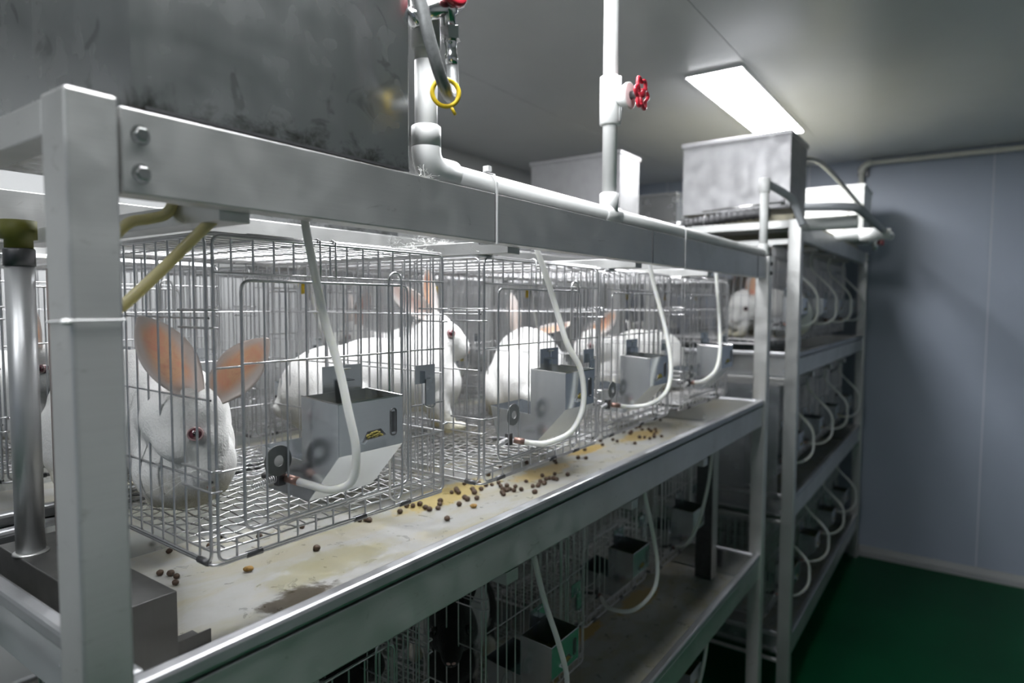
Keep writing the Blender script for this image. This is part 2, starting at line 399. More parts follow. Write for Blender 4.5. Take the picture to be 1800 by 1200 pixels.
# ================================================================ RACKS
TS = .566                     # tier spacing
def rack(name, label, x0, x1, y0, y1, dz, bars, tiers=3, seams=()):
    """y0 front plane. tiers of trays hang from long beams; runners carry the cages"""
    t = thing(name, label, 'rack', (x0, y0, 0))
    L, D = x1-x0, y1-y0
    for px in (0, L-.040):
        for py in (-.010, D-.045):
            MB().box(px, px+.040, py, py+.048, 0, 1.772+dz).build('post', M['steel'], t, bevel=.003)
    # top beams, front and back
    for yy, nm in ((0, 'top_beam'), (D-.03, 'top_beam')):
        o = MB().box(.046, L-.040, yy, yy+.030, 1.694+dz, 1.768+dz).build(nm, M['steel'], t, bevel=.0015)
        if yy == 0:
            for sx in seams:
                MB().box(sx-x0, sx-x0+.0025, -.0012, .001, 1.694+dz, 1.768+dz).build('beam_joint', M['darksteel'], o)
            for sx in (.062, L-.020):
                for zz in (1.746, 1.7125):
                    if sx < .1 or True:
                        bb = MB(); bb.lathe((sx, .001 if sx < .1 else -.0095, zz+dz), (0,-1,0), [(0,.0085),(.0012,.0085)], 20)
                        bb.lathe((sx, 0 if sx < .1 else -.0105, zz+dz), (0,-1,0), [(0,.0065),(.0045,.0065),(.0052,.0055)], 6)
                        bb.build('hex_bolt', M['chrome'] if sx < .1 else M['darksteel'], o)
    for xx in (0.0, L-.03):
        MB().box(xx, xx+.03, .036, D-.045, 1.738+dz, 1.768+dz).build('end_rail', M['steel'], t, bevel=.0015)
    for k in range(tiers):
        z = dz-TS*k
        MB().box(.04, L-.04, 0, .022, 1.165+z, 1.234+z).build('tray_beam', M['steel'], t, bevel=.0015)
        MB().box(.04, L-.04, D-.03, D-.008, 1.165+z, 1.234+z).build('tray_beam', M['steel'], t, bevel=.0015)
        if k or dz:
            pass
        for bx in bars:
            zb = 1.684+z if k == 0 else 1.684+z
            MB().box(bx-x0-.035, bx-x0, .032, D-.032, zb, zb+.022).build('cage_runner', M['steel'], t, bevel=.001)
        for xx in (0.010, L-.032):
            MB().box(xx, xx+.022, .036, D-.045, 1.150+z, 1.158+z).build('tray_support', M['steel'], t, bevel=.001)
    return t
def tray(label, x0, x1, y0, y1, z, mat=None, group=None):
    """z: level of the tray bottom; rolled rim 10 cm above it"""
    t = thing('waste_tray', label, 'tray', (x0, y0, z)); L, D = x1-x0, y1-y0
    b = MB(); w = .0025
    b.add([(.016,.016,0),(L-.016,.016,0),(L-.016,D-.016,0),(.016,D-.016,0)], [(0,1,2,3)])
    # gently dished bottom, subdivided so the relief shows
    b.build('tray_bottom', mat or M['soil'], t, solid=.002)
    b = MB()
    for p in (((.016,.016),(L-.016,.016)),((L-.016,.016),(L-.016,D-.016)),((L-.016,D-.016),(.016,D-.016)),((.016,D-.016),(.016,.016))):
        (ax,ay),(bx,by) = p
        b.add([(ax,ay,0),(bx,by,0),(bx,by,.09),(ax,ay,.09)], [(0,1,2,3)])
    b.build('tray_wall', M['galv'], t, solid=.002)
    b = MB(); h0, h1 = .078, .0985
    b.box(-.004, L+.004, -.006, .016, h0, h1); b.box(-.004, L+.004, D-.016, D+.006, h0, h1)
    b.box(-.004, .016, .016, D-.016, h0, h1); b.box(L-.016, L+.004, .016, D-.016, h0, h1)
    b.build('tray_rim', M['tray'], t, bevel=.005)
    return t
R1 = (.222, 2.457, .600, 1.215)
R2 = (2.655, 4.60, .545, 1.16)
R3 = (.222, 2.457, 1.26, 1.875)
R4 = (2.60, 4.60, 1.26, 1.875)
D2 = .156
rack('cage_rack', 'near stainless cage rack whose corner post stands at the left foreground', *R1, 0, (.41, .917, 1.42, 1.92), seams=(.803, 1.405, 2.30))
RK2 = rack('cage_rack', 'farther stainless cage rack standing beside the blue-grey end wall', *R2, D2, (2.78, 3.23, 3.68, 4.13))
rack('cage_rack', 'back row cage rack standing directly behind the near rack', *R3, 0, (.41, .917, 1.42, 1.92), 2)
rack('cage_rack', 'back row cage rack standing behind the farther rack', *R4, 0, (2.7, 3.2, 3.68, 4.13), 2)
TIER = ('top', 'middle', 'bottom')
MB().box(.004, .006, .055, .56, .86, 1.285).build('end_sheet', M['galv'], RK2)
for k in range(3):
    tray(f'shallow steel waste tray under the {TIER[k]} cages of the near rack' + (', stained yellow' if k == 0 else ''), .268, 2.414, .602, 1.18, 1.160-TS*k+(0.01 if k == 2 else 0))
    tray(f'shallow steel waste tray under the {TIER[k]} cages of the farther rack', 2.70, 4.556, .547, 1.125, 1.160+D2-TS*k)
for k in range(2):
    tray(f'shallow steel waste tray under the {TIER[k]} back row cages behind the near rack', .268, 2.414, 1.262, 1.84, 1.160-TS*k)
    tray(f'shallow steel waste tray under the {TIER[k]} back row cages behind the farther rack', 2.646, 4.556, 1.262, 1.84, 1.160-TS*k)

# ================================================================ CAGES
CW, CD, CH = .43, .50, .392
def rrect(pts, r, n=5):
    """closed path of a rounded polygon in 3D"""
    pts = [Vector(p) for p in pts]; out = []
    for i, p in enumerate(pts):
        a = (pts[i-1]-p).normalized(); c = (pts[(i+1) % len(pts)]-p).normalized()
        p0, p2 = p+a*r, p+c*r
        for k in range(n+1):
            t = k/n; out.append(p0*(1-t)**2+p*2*t*(1-t)+p2*t*t)
    return out
RF, RW, RM = .0021, .00145, .00115
def wires(b, segs, r, n=6):
    for p, q in segs: b.cyl(p, q, r, n, cap=False)
def make_cage():
    t = thing('wire_cage', 'x', 'cage', group=None)
    W, D, H = CW, CD, CH
    e = .0024
    # frame loops, one for each face, side by side at the corners
    b = MB()
    b.tube(rrect([(.006,-e,0),(W-.006,-e,0),(W-.006,-e,H),(.006,-e,H)], .012), RF, 6, True)
    b.tube(rrect([(.006,D+e,0),(W-.006,D+e,0),(W-.006,D+e,H),(.006,D+e,H)], .012), RF, 6, True)
    b.tube(rrect([(0,.004,0),(0,D-.004,0),(0,D-.004,H),(0,.004,H)], .012), RF, 6, True)
    b.tube(rrect([(W,.004,0),(W,D-.004,0),(W,D-.004,H),(W,.004,H)], .012), RF, 6, True)
    b.tube(rrect([(.001,0,-.004),(W-.001,0,-.004),(W-.001,D,-.004),(.001,D,-.004)], .014), RF, 6, True)
    b.tube(rrect([(.001,0,H+.003),(W-.001,0,H+.003),(W-.001,D,H+.003),(.001,D,H+.003)], .014), RF, 6, True)
    b.build('frame', M['wire'], t, True)
    # side and back panels
    zs = (.0985, .1965, .2945)
    def side(x, name):
        b = MB(); ny = 16
        wires(b, [((x, D*k/ny, 0), (x, D*k/ny, H)) for k in range(1, ny)], RW)
        wires(b, [((x+(.0022 if x == 0 else -.0022), .002, z), (x+(.0022 if x == 0 else -.0022), D-.002, z)) for z in zs], RW)
        tag(b.build(name, M['wire'], t, True), kind='stuff')
    side(0, 'left_panel'); side(W, 'right_panel')
    b = MB(); nx = 14
    wires(b, [((W*k/nx, D, 0), (W*k/nx, D, H)) for k in range(1, nx)], RW)
    wires(b, [((.002, D-.002, z), (W-.002, D-.002, z)) for z in zs], RW)
    tag(b.build('back_panel', M['wire'], t, True), kind='stuff')
    # roof
    b = MB(); ny = 17
    wires(b, [((.002, D*k/ny, H+.003), (W-.002, D*k/ny, H+.003)) for k in range(1, ny)], RW)
    wires(b, [((W*k/5, .002, H+.0008), (W*k/5, D-.002, H+.0008)) for k in range(1, 5)], RW)
    wires(b, [((.06, .010, H+.006), (.15, .010, H+.006)), ((.20, .010, H+.006), (.40, .010, H+.006))], RW)
    tag(b.build('roof_panel', M['wire'], t, True), kind='stuff')
    # woven floor, crimped wires
    b = MB(); n1, n2 = 19, 21; z0 = .012
    for k in range(1, n1):
        y = D*k/n1; pth = []
        for i in range(2*n2+1):
            pth.append((.002+(W-.004)*i/(2*n2), y+.0012*math.sin(i*PI/2+k), z0+.0013*math.cos(i*PI/2*2/2+PI*k)*(1 if i % 2 == 0 else 0)))
        b.tube(pth, RM, 5, cap=False)
    for k in range(1, n2):
        x = W*k/n2; pth = []
        for i in range(2*n1+1):
            pth.append((x+.0008*math.sin(i*PI/2), .002+(D-.004)*i/(2*n1), z0+.0013*(1 if i % 2 == 0 else 0)*(-1)**(k+i//2)))
        b.tube(pth, RM, 5, cap=False)
    b.tube(rrect([(.003,.003,z0),(W-.003,.003,z0),(W-.003,D-.003,z0),(.003,D-.003,z0)], .008, 3), RW, 5, True)
    tag(b.build('floor_mesh', M['wire'], t, True), kind='stuff')
    # front: strip under the door, strip above it, bars right of the door
    b = MB(); dx0, dx1, dz0, dz1 = .040, .333, .032, .340
    nx = 14
    xs = [W*k/nx for k in range(1, nx)]
    wires(b, [((x, -e, H), (x, -e, .348)) for x in xs if x < dx1], RW)
    wires(b, [((x, -e, 0), (x, -e, .026)) for x in xs if x < dx1], RW)
    wires(b, [((.345, -e, 0), (.345, -e, H)), ((.372, -e, 0), (.372, -e, H)), ((.400, -e, 0), (.400, -e, H))], RW)
    wires(b, [((.006, -e-.002, .348), (W-.006, -e-.002, .348)), ((.006, -e-.002, .026), (W-.006, -e-.002, .026))], RW)
    wires(b, [((.345, -e-.002, z), (W-.006, -e-.002, z)) for z in (.100, .150, .2385)], RW)
    wires(b, [((.006, -e-.002, z), (.040, -e-.002, z)) for z in (.110, .235)], RW)
    tag(b.build('front_panel', M['wire'], t, True), kind='stuff')
    # door
    b = MB(); yd = -e-.0055
    b.tube(rrect([(dx0,yd,dz0),(dx1,yd,dz0),(dx1,yd,dz1),(dx0,yd,dz1)], .014), RF, 6, True)
    nd = 9
    wires(b, [((dx0+(dx1-dx0)*k/nd, yd, dz0), (dx0+(dx1-dx0)*k/nd, yd, dz1)) for k in range(1, nd)], RW)
    wires(b, [((dx0, yd-.002, .2385), (dx1, yd-.002, .2385))], RW)
    d = b.build('door', M['wire'], t, True)
    b = MB(); lx0, lx1 = .288, .315
    b.tube([(lx0, yd-.004, .018)]+[(lx0, yd-.004, .33)]+[((lx0+lx1)/2-.0135*math.cos(a*PI/8), yd-.005, .345+.014*math.sin(a*PI/8)) for a in range(9)]+[(lx1, yd-.004, .33), (lx1, yd-.004, .03)]
           +[((lx0+lx1)/2+.0135*math.cos(a*PI/8), yd-.004, .026-.014*math.sin(a*PI/8)) for a in range(9)], RF*.9, 6)
    b.build('latch_wire', M['wire'], d, True)
    # latch plate on the bars right of the door
    b = MB(); px = .373
    b.box(px-.022, px+.024, -e-.006, -e-.0045, .185, .2145)
    b.box(px-.006, px+.018, -e-.012, -e-.0106, .150, .192)
    b.box(px-.006, px-.0046, -e-.012, -e-.006, .150, .205)
    b.tube([(px-.006+.024*k/6, -e-.012-.004*math.sin(PI*k/6), .150-.004*math.sin(PI*k/6)) for k in range(7)], .0012, 5)
    b.build('latch_plate', M['galv'], t)
    # U clips that hook neighbouring panels together
    for x, sx in ((0, -1), (W, 1)):
        for zz in (.304, .283, .112, .087):
            b = MB()
            b.tube([(x+sx*.0025, .066, zz), (x+sx*.0025, -e-.001, zz), (x+sx*.001, -e-.0035, zz), (x-sx*.010, -e-.0035, zz)], RW, 6)
            b.build('clip', M['wire'], t, True)
    for x in (.165, .192):
        b = MB(); b.tube([(x, -e-.0028, .345), (x, -e-.0028, H+.004), (x, .001, H+.007), (x, .010, H+.005)], RW, 6)
        b.build('hook', M['wire'], t, True)
    for x in (.045, .225, .32):
        b = MB(); b.cyl((x, -.001, -.002), (x+.022, -.001, -.002), .0046, 8)
        b.build('hinge_sleeve', M['darksteel'], t, True)
    b = MB(); b.cyl((0, .012, -.002), (0, .034, -.002), .0046, 8); b.build('hinge_sleeve', M['darksteel'], t, True)
    return t

# ---------------------------------------------------------------- feed hopper (origin: front-left-top of the box, y=0 at the cage front)
def make_hopper():
    t = thing('feed_hopper', 'x', 'feeder')
    W = .108; yb, yf = -.010, -.086
    zt, zf, zb = .190, .120, .052        # top, front bottom, lowest edge above cage floor level
    prof = [(yb, zt), (yf, zt-.004), (yf, zf), (yb-.012, zb), (.070, zb+.002), (.085, zb+.060)]
    b = MB()
    # two side sheets
    side = [(yb, zt), (yf, zt-.004), (yf, zf), (yb-.012, zb), (yb, zb)]
    n = len(side)
    for x in (0, W): b.add([(x, p[0], p[1]) for p in side], [tuple(range(n))])
    side2 = [(yb, zb), (.070, zb+.002), (.085, zb+.060), (.055, zb+.056), (yb, zb+.052)]
    for x in (0, W): b.add([(x, p[0], p[1]) for p in side2], [tuple(range(5))])
    b.add([(0,yf,zt-.004),(W,yf,zt-.004),(W,yf,zf),(0,yf,zf)], [(0,1,2,3)])
    b.add([(0,yb,zt),(W,yb,zt),(W,yb,zb+.055),(0,yb,zb+.055)], [(0,1,2,3)])
    o = b.build('hopper_box', M['galv'], t, solid=.0014)
    b = MB()
    b.add([(0,yf,zf),(W,yf,zf),(W,yb-.012,zb),(0,yb-.012,zb),(W,.070,zb+.002),(0,.070,zb+.002),(W,.085,zb+.060),(0,.085,zb+.060)], [(0,1,2,3),(3,2,4,5),(5,4,6,7)])
    b.build('chute', M['galv'], t, solid=.0014)
    b = MB()  # bright folded lip
    b.tube([(0,yb,zt),(0,yf,zt-.004),(W,yf,zt-.004),(W,yb,zt)], .0014, 5); b.build('folded_lip', M['chrome'], t)
    b = MB()  # raised finger slot
    b.tube(rrect([(W-.022,yf-.001,zt-.020),(W-.012,yf-.001,zt-.020),(W-.012,yf-.001,zt-.056),(W-.022,yf-.001,zt-.056)], .0045, 4), .0011, 5, True)
    b.box(W-.0195, W-.0145, yf-.0012, yf-.0004, zt-.052, zt-.024); b.build('finger_slot', M['darksteel'], t)
    b = MB()  # sight window with feed behind a lip
    b.prism([(.038, zf+.012), (.078, zf+.016), (.068, zf+.026), (.046, zf+.025)], 'y', yf-.0016, yf-.0004)
    w = b.build('sight_window', M['darksteel'], t)
    b = MB()
    for k in range(26):
        b.ell((.044+random.random()*.026, yf-.0018, zf+.0165+random.random()*.007), (.0026,.0014,.0018), None, 6, 4)
    tag(b.build('feed', M['feed'], w), kind='stuff')
    b = MB(); b.prism([(.036, zf+.010), (.080, zf+.013), (.076, zf+.0172), (.042, zf+.0150)], 'y', yf-.006, yf-.0005); b.build('window_lip', M['galv'], w)
    b = MB(); b.box(.002, W-.002, yf+.006, yb-.002, .123, .128); tag(b.build('feed_load', M['feed'], t), kind='stuff')
    b = MB()  # hanger plate behind, with hook tongue
    b.box(.034, .100, -.0095, -.008, zt+.004-.020, zt+.036)
    b.box(.060, .080, -.020, -.0186, zt-.03, zt+.016); b.box(.060, .080, -.020, -.009, zt+.015, zt+.0165)
    b.cyl((.070, -.011, zt+.018), (.070, -.011, zt+.031), .0012, 5); b.cyl((.060, -.011, zt+.031), (.080, -.011, zt+.031), .0014, 5)
    b.build('hanger_plate', M['galv'], t)
    return t

# ---------------------------------------------------------------- drinking line: hose, copper sleeve, nipple block, washer, spring
def hose_line(label, path, mat, yc, nip, wash=None, group=None, sag=True):
    t = thing('drinking_hose', label, 'hose', nip)
    n = Vector(nip)
    b = MB(); b.tube([Vector(p)-n for p in bez(path, 7)], .0053, 10); b.build('hose', mat, t, True)
    e = Vector(path[-1])-n; d = (Vector(path[-1])-Vector(path[-2])).normalized()
    s0 = e-d*.004; s1 = e+d*.016
    b = MB(); b.cyl(s0, s1, .0058, 12); b.build('copper_sleeve', M['copper'], t, True)
    q0 = s1; q1 = s1+Vector((-.004, .010, .001))
    b = MB(); b.box(q1.x-.006, q1.x+.006, q1.y-.006, q1.y+.004, q1.z-.011, q1.z+.011)
    b.cyl(q1, q1+Vector((0,.035,-.004)), .0045, 10); b.build('nipple_block', M['darksteel'], t, bevel=.001)
    b = MB(); pth = []
    a0 = q1+Vector((-.006, 0, -.001)); a1 = a0+Vector((-.036, -.004, -.003)); N = 11*8
    for i in range(N+1):
        k = i/N; a = 2*PI*11*k; p = a0.lerp(a1, k); pth.append(p+Vector((0, .0048*math.cos(a), .0048*math.sin(a))))
    b.tube(pth, .0006, 4); b.build('spring', M['wire'], t, True)
    if wash:
        w = Vector(wash)-n
        b = MB(); N = 28; vs = []
        for yy in (0, -.0016):
            for r in (.0074, .0200):
                for k in range(N): vs.append((w.x+r*math.cos(2*PI*k/N), w.y+yy-(.0012 if r < .01 else 0), w.z+r*math.sin(2*PI*k/N)))
        fs = []
        for k in range(N):
            j = (k+1) % N
            fs += [(k, j, N+j, N+k), (2*N+k, 3*N+k, 3*N+j, 2*N+j), (N+k, N+j, 3*N+j, 3*N+k), (k, 2*N+k, 2*N+j, j)]
        b.add(vs, fs); b.build('washer_disc', M['washer'], t)
    return t

proto_cage = make_cage(); proto_hop = make_hopper()
first = {'c': True, 'h': True}
def place(proto, key, loc, label, group, rotz=0.0, scale=None):
    if first[key]:
        first[key] = False; proto.location = loc; proto.rotation_euler = (0,0,rotz); proto['label'] = label; proto['group'] = group
        if scale: proto.scale = scale
        return proto
    return dup(proto, loc, label, rotz, scale, group)
ORD = ('first', 'second', 'third', 'last')
NEAR = [(.417, .732, .405, -.03), (.884, .690, .430, 0), (1.350, .700, .430, .012), (1.874, .700, .436, 0)]
H1 = [(0.504,0.665,1.703),(0.504,0.655,1.663),(0.512,0.64,1.581),(0.522,0.628,1.525),(0.530,0.620,1.469),(0.540,0.618,1.418),(0.544,0.630,1.377),(0.536,0.658,1.362),(0.526,0.69,1.365),(0.521,0.712,1.368)]
H2 = [(1.01,0.66,1.705),(1.024,0.64,1.636),(1.042,0.612,1.53),(1.067,0.595,1.476),(1.065,0.588,1.412),(1.03,0.592,1.367),(0.996,0.62,1.348),(0.985,0.645,1.345),(0.975,0.664,1.348)]
H3 = [(1.522,0.66,1.708),(1.532,0.645,1.635),(1.521,0.612,1.537),(1.504,0.59,1.455),(1.478,0.588,1.395),(1.437,0.61,1.366),(1.413,0.65,1.357),(1.385,0.672,1.362)]
H4 = [(2.042,0.66,1.704),(2.015,0.64,1.591),(1.95,0.612,1.473),(1.88,0.60,1.413),(1.87,0.63,1.379),(1.90,0.67,1.367)]
HOPX = (.536, 1.020, 1.425, 1.962)
CONT = ('holding the nearest white rabbit', 'holding the white rabbit with orange-lit ears', 'holding a white rabbit seen from behind', 'above the far tray end')
for k in range(4):
    x, y, w, rz = NEAR[k]
    place(proto_cage, 'c', (x, y, 1.287), f'{ORD[k]} wire cage on the near rack top tier, {CONT[k]}', 'wire rabbit cages', rz, (w/CW, 1, 1))
    place(proto_hop, 'h', (HOPX[k], y-.004, 1.287), f'grey steel feed hopper on the {ORD[k]} top cage of the near rack', 'steel feed hoppers', rz)
    hose_line(f'milky drinking hose hanging before the {ORD[k]} top hopper of the near rack', (H1, H2, H3, H4)[k], M['hose'], y,
              ((.523,.735,1.370),(.978,.69,1.348),(1.385,.69,1.36),(1.9,.69,1.366))[k], ((.504,.7265,1.396),(.971,.683,1.396),(1.395,.693,1.396),(1.93,.693,1.396))[k], 'drinking hoses')
# lower tiers of the near rack
def sag_path(x, y, z):
    return [(x-.03, .655, z+.418), (x-.01, .64, z+.33), (x+.03, y-.105, z+.22), (x+.055, y-.115, z+.15), (x+.05, y-.11, z+.10), (x+.01, y-.085, z+.073), (x-.03, y-.05, z+.07), (x-.05, y-.022, z+.075)]
for tr in (1, 2):
    z = 1.287-TS*tr+(.005 if tr == 2 else 0)
    for k in range(4):
        x, y, w, rz = ((.40, .74, .43, 0), (.975, .755, .43, 0), (1.525, .83, .43, 0), (1.975, .82, .43, 0))[k]
        place(proto_cage, 'c', (x, y, z), f'{ORD[k]} wire cage from the left on the {TIER[tr]} tier of the near rack', 'wire rabbit cages', rz)
        place(proto_hop, 'h', (x+.11, y-.004, z), f'steel feed hopper on the {ORD[k]} {TIER[tr]} cage of the near rack, reflecting green', 'steel feed hoppers')
        p = [(a, max(b_, .66 if c > z+.35 else .60), c) for (a, b_, c) in sag_path(x+.13, y, z)]
        if k: p = [(a, b_, c-TS*(tr-1)) for a, b_, c in (0,
            [(.985,.648,1.150),(.990,.638,1.099),(1.01,.632,1.033),(1.053,.630,.943),(1.095,.635,.850),(1.105,.65,.785),(1.078,.69,.752),(1.065,.735,.750)],
            [(1.482,.648,1.150),(1.528,.64,1.023),(1.565,.64,.920),(1.560,.65,.853),(1.503,.68,.818),(1.49,.74,.812),(1.56,.80,.800)],
            [(2.012,.648,1.150),(1.985,.65,1.042),(1.965,.67,.927),(1.978,.71,.842),(2.03,.77,.800)])[k]]
        hose_line(f'drinking hose hanging before the {ORD[k]} {TIER[tr]} hopper of the near rack', p, M['hose'], y, (x+.075, y-.006, z+.075), (x+.07, y-.006, z+.108), 'drinking hoses')
# farther rack
for tr in range(3):
    z = 1.287+D2-TS*tr
    for k in range(4):
        x, y = 2.745+.455*k, .655
        place(proto_cage, 'c', (x, y, z), f'{ORD[k]} wire cage from the left on the {TIER[tr]} tier of the farther rack', 'wire rabbit cages', 0, (.97, 1, 1))
        place(proto_hop, 'h', (x+.11, y-.004, z), f'steel feed hopper on the {ORD[k]} {TIER[tr]} cage of the farther rack', 'steel feed hoppers')
        hose_line(f'curved drinking hose before the {ORD[k]} {TIER[tr]} hopper of the farther rack', [(a, b_-(.02 if i else .045), c) for i, (a, b_, c) in enumerate(sag_path(x+.13, y, z))], M['hose'], y, (x+.075, y-.006, z+.075), None, 'drinking hoses')
# back row
for (xa, st, nm) in ((.402, .485, 'behind the near rack'), (2.68, .47, 'behind the farther rack')):
    for k in range(4):
        x, y, z = xa+st*k, 1.37, 1.287
        place(proto_cage, 'c', (x, y, z), f'{ORD[k]} wire cage from the left in the back row {nm}', 'wire rabbit cages')
        place(proto_hop, 'h', (x+.11, y-.004, z), f'steel feed hopper on the {ORD[k]} back row cage {nm}', 'steel feed hoppers')
        t = hose_line(f'drinking hose with yellow connector at the {ORD[k]} back row cage {nm}', [(a, max(b_, y-.06), c) for (a, b_, c) in sag_path(x+.13, y, z)], M['hose'], y, (x+.075, y-.006, z+.075), None, 'drinking hoses')
        MB().cyl(Vector((x+.105, y-.052, z+.335))-t.location, Vector((x+.101, y-.05, z+.365))-t.location, .0085, 10).build('connector', M['yellow'], t, True)

# ================================================================ TANKS
def tank(label, x0, y0, z0, w=.34, d=.43, h=.30, mt='tank'):
    t = thing('water_tank', label, 'tank', (x0, y0, z0))
    b = MB(); b.box(0, w, 0, d, 0, h); b.build('tank_body', M[mt], t, bevel=.0025)
    b = MB(); b.box(-.0012, .009, -.0012, .010, .001, h-.001); b.build('corner_fold', M[mt], t)
    b = MB(); b.box(-.006, w+.006, -.006, d+.006, h-.012, h+.006); b.build('lid', M[mt], t, bevel=.002)
    b = MB(); b.box(.010, w-.002, -.0012, .001, .0, .003); b.build('base_seam', M['darksteel'], t)
    return t
tank('large dull steel water tank on the near rack behind the braided hose', .281, .605, 1.7705, .343, .43, .38)
tank('bright steel water tank on the near end of the farther rack, under the lamp', 2.700, .592, 1.976, .30, .43, .293, 'tank_dull')
tank('white water tank at the far end of the farther rack, brightly lit', 4.02, .50, 1.955, .34, .42, .30, 'pvc')
tank('grey steel water tank on the back row, left of the thin white riser', 2.64, 1.285, 1.786, .20, .47, .485, 'tank_dull')
tank('brown-smudged steel water tank on the back row above the near cages', .93, 1.265, 1.7705, .33, .43, .30)
tank('pale steel water tank on the back row between the two farther tanks', 3.35, 1.30, 1.7705, .34, .43, .42)
# board under the farther tank
tag(MB().box(2.70, 4.45, .575, 1.10, 1.925, 1.952).build('support_board', M['plate']), 'stained beige board under the tank on the farther rack', 'board')

# ================================================================ WATER PIPES
t = thing('supply_pipe', 'white plastic water pipe along the near rack top with two risers', 'pipe', (.674, .622, 1.785))
P0 = Vector((.674, .622, 1.785))
def rel(b_): return b_
RP = .0158
def cylw(p0, p1, r, n=20): return MB().cyl(Vector(p0)-P0, Vector(p1)-P0, r, n)
cylw((.70,.622,1.785), (2.452,.622,1.785), RP).build('main_pipe', M['pvc'], t, True)
cylw((.674,.622,1.80), (.674,.622,1.93), RP).build('riser', M['pvc'], t, True)
cylw((.674,.622,1.93), (.674,.622,HC), RP).build('riser', M['pvc'], t, True)
cylw((1.228,.622,1.80), (1.228,.622,HC), RP*.96).build('riser', M['pvc'], t, True)
cylw((2.452,.622,1.80), (2.452,.622,2.02), RP*.95).build('riser', M['pvc'], t, True)
b = MB(); arc = [Vector((.674,.622,1.842)), Vector((.674,.622,1.815))]+[Vector((.674+.026*(1-math.cos(a*PI/16)), .622, 1.809-.024*math.sin(a*PI/16))) for a in range(9)]+[Vector((.728,.622,1.785))]
b.tube([p-P0 for p in arc], [.0172]+[.0205]*(len(arc)-2)+[.0205], 24)
b.lathe(Vector((.674,.622,1.844))-P0, (0,0,-1), [(0,.0175),(.002,.0205),(.03,.0205)], 24)
b.build('elbow', M['pvc'], t, True)
b = MB(); b.lathe(Vector((.674,.622,1.945))-P0, (0,0,1), [(0,.0175),(.003,.0208),(.075,.0208),(.078,.0175)], 24); b.build('coupling', M['pvc'], t, True)
b = MB(); b.lathe(Vector((1.195,.622,1.785))-P0, (1,0,0), [(0,.0168),(.002,.0195),(.064,.0195),(.066,.0168)], 24)
b.lathe(Vector((1.228,.622,1.79))-P0, (0,0,1), [(0,.0195),(.038,.0195),(.040,.0168)], 24); b.build('tee', M['pvc'], t, True)
b = MB(); b.lathe(Vector((2.43,.622,1.785))-P0, (1,0,0), [(0,.0165),(.002,.019),(.034,.019),(.042,.012)], 24)
b.lathe(Vector((2.452,.622,1.785))-P0, (0,0,1), [(0,.0185),(.032,.0185),(.034,.016)], 24); b.build('elbow', M['pvc'], t, True)
b = MB(); b.lathe(Vector((2.452,.622,2.0))-P0, (0,0,1), [(0,.0165),(.002,.019),(.052,.019),(.054,.012)], 24); b.build('elbow', M['pvc'], t, True)
b = MB(); b.tube([p-P0 for p in bez([(2.452,.622,2.038),(2.52,.595,2.022),(2.60,.566,1.998),(2.637,.553,1.965),(2.648,.53,1.90)], 8)], .0145, 14); b.build('drop_hose', M['pvc_grey'], t, True)
# gate valve on the thin riser
b = MB(); b.lathe(Vector((1.228,.622,1.966))-P0, (0,0,1), [(0,.0165),(.003,.0215),(.098,.0215),(.101,.0165)], 24)
b.box(1.228-P0.x-.0035, 1.228-P0.x+.0035, -.024, -.019, .188, .278)
b.lathe(Vector((1.228,.622,2.020))-P0, (0,-1,0), [(.0,.014),(.020,.0155),(.024,.019),(.040,.0265),(.045,.0265),(.046,.024)], 28)
v = b.build('gate_valve', M['pvc'], t, True)
b = MB(); b.lathe(Vector((1.228,.576,2.020))-P0, (0,-1,0), [(0,.0085),(.018,.0075),(.020,.006)], 12); b.build('valve_stem', M['darksteel'], v, True)
b = MB(); c0 = Vector((1.228,.553,2.020))-P0; N = 48
b.tube([c0+Vector(((.0265+.0045*math.cos(6*2*PI*k/N))*math.cos(2*PI*k/N), 0, (.0265+.0045*math.cos(6*2*PI*k/N))*math.sin(2*PI*k/N))) for k in range(N)], .0040, 8, True)
for k in range(3):
    a = 2*PI*k/3+.5; b.cyl(c0+Vector((0,.003,0)), c0+Vector((.024*math.cos(a), 0, .024*math.sin(a))), .0042, 8)
b.lathe(c0+Vector((0,.006,0)), (0,-1,0), [(0,.009),(.011,.009),(.013,.006)], 14)
b.build('handwheel', M['red'], v, True)

# cable ties around pipe and beam
def tie(x, label):
    b = MB(); w = .0022
    pts = [(.5985,1.692),(.5985,1.785),(.604,1.798),(.622,1.8035),(.638,1.798),(.6405,1.785),(.6325,1.768),(.6325,1.692)]
    n = len(pts); vs = [(x-w, p[0], p[1]) for p in pts]+[(x+w, p[0], p[1]) for p in pts]
    b.add(vs, [(k, (k+1) % n, n+(k+1) % n, n+k) for k in range(n)])
    b.box(x-.004, x+.004, .612, .622, 1.8035, 1.811)
    tag(b.build('cable_tie', M['tie'], solid=.0011), label, 'cable tie', 'cable ties on the top beam')
tie(.806, 'white cable tie strapping the pipe to the beam, right of the elbow')
tie(1.612, 'white cable tie strapping the pipe to the beam, beyond the thin riser')
b = MB(); zt = 1.585
b.tube(rrect([(.2205,.588,zt),(.2635,.588,zt),(.2635,.640,zt+.001),(.2205,.640,zt-.002)], .004, 3), .0010, 6, True); b.ell((.219,.593,zt-.001), (.004,.005,.0028))
tag(b.build('cable_tie', M['tie'], smooth=True), 'thin white cable tie looped around the near corner post', 'cable tie')

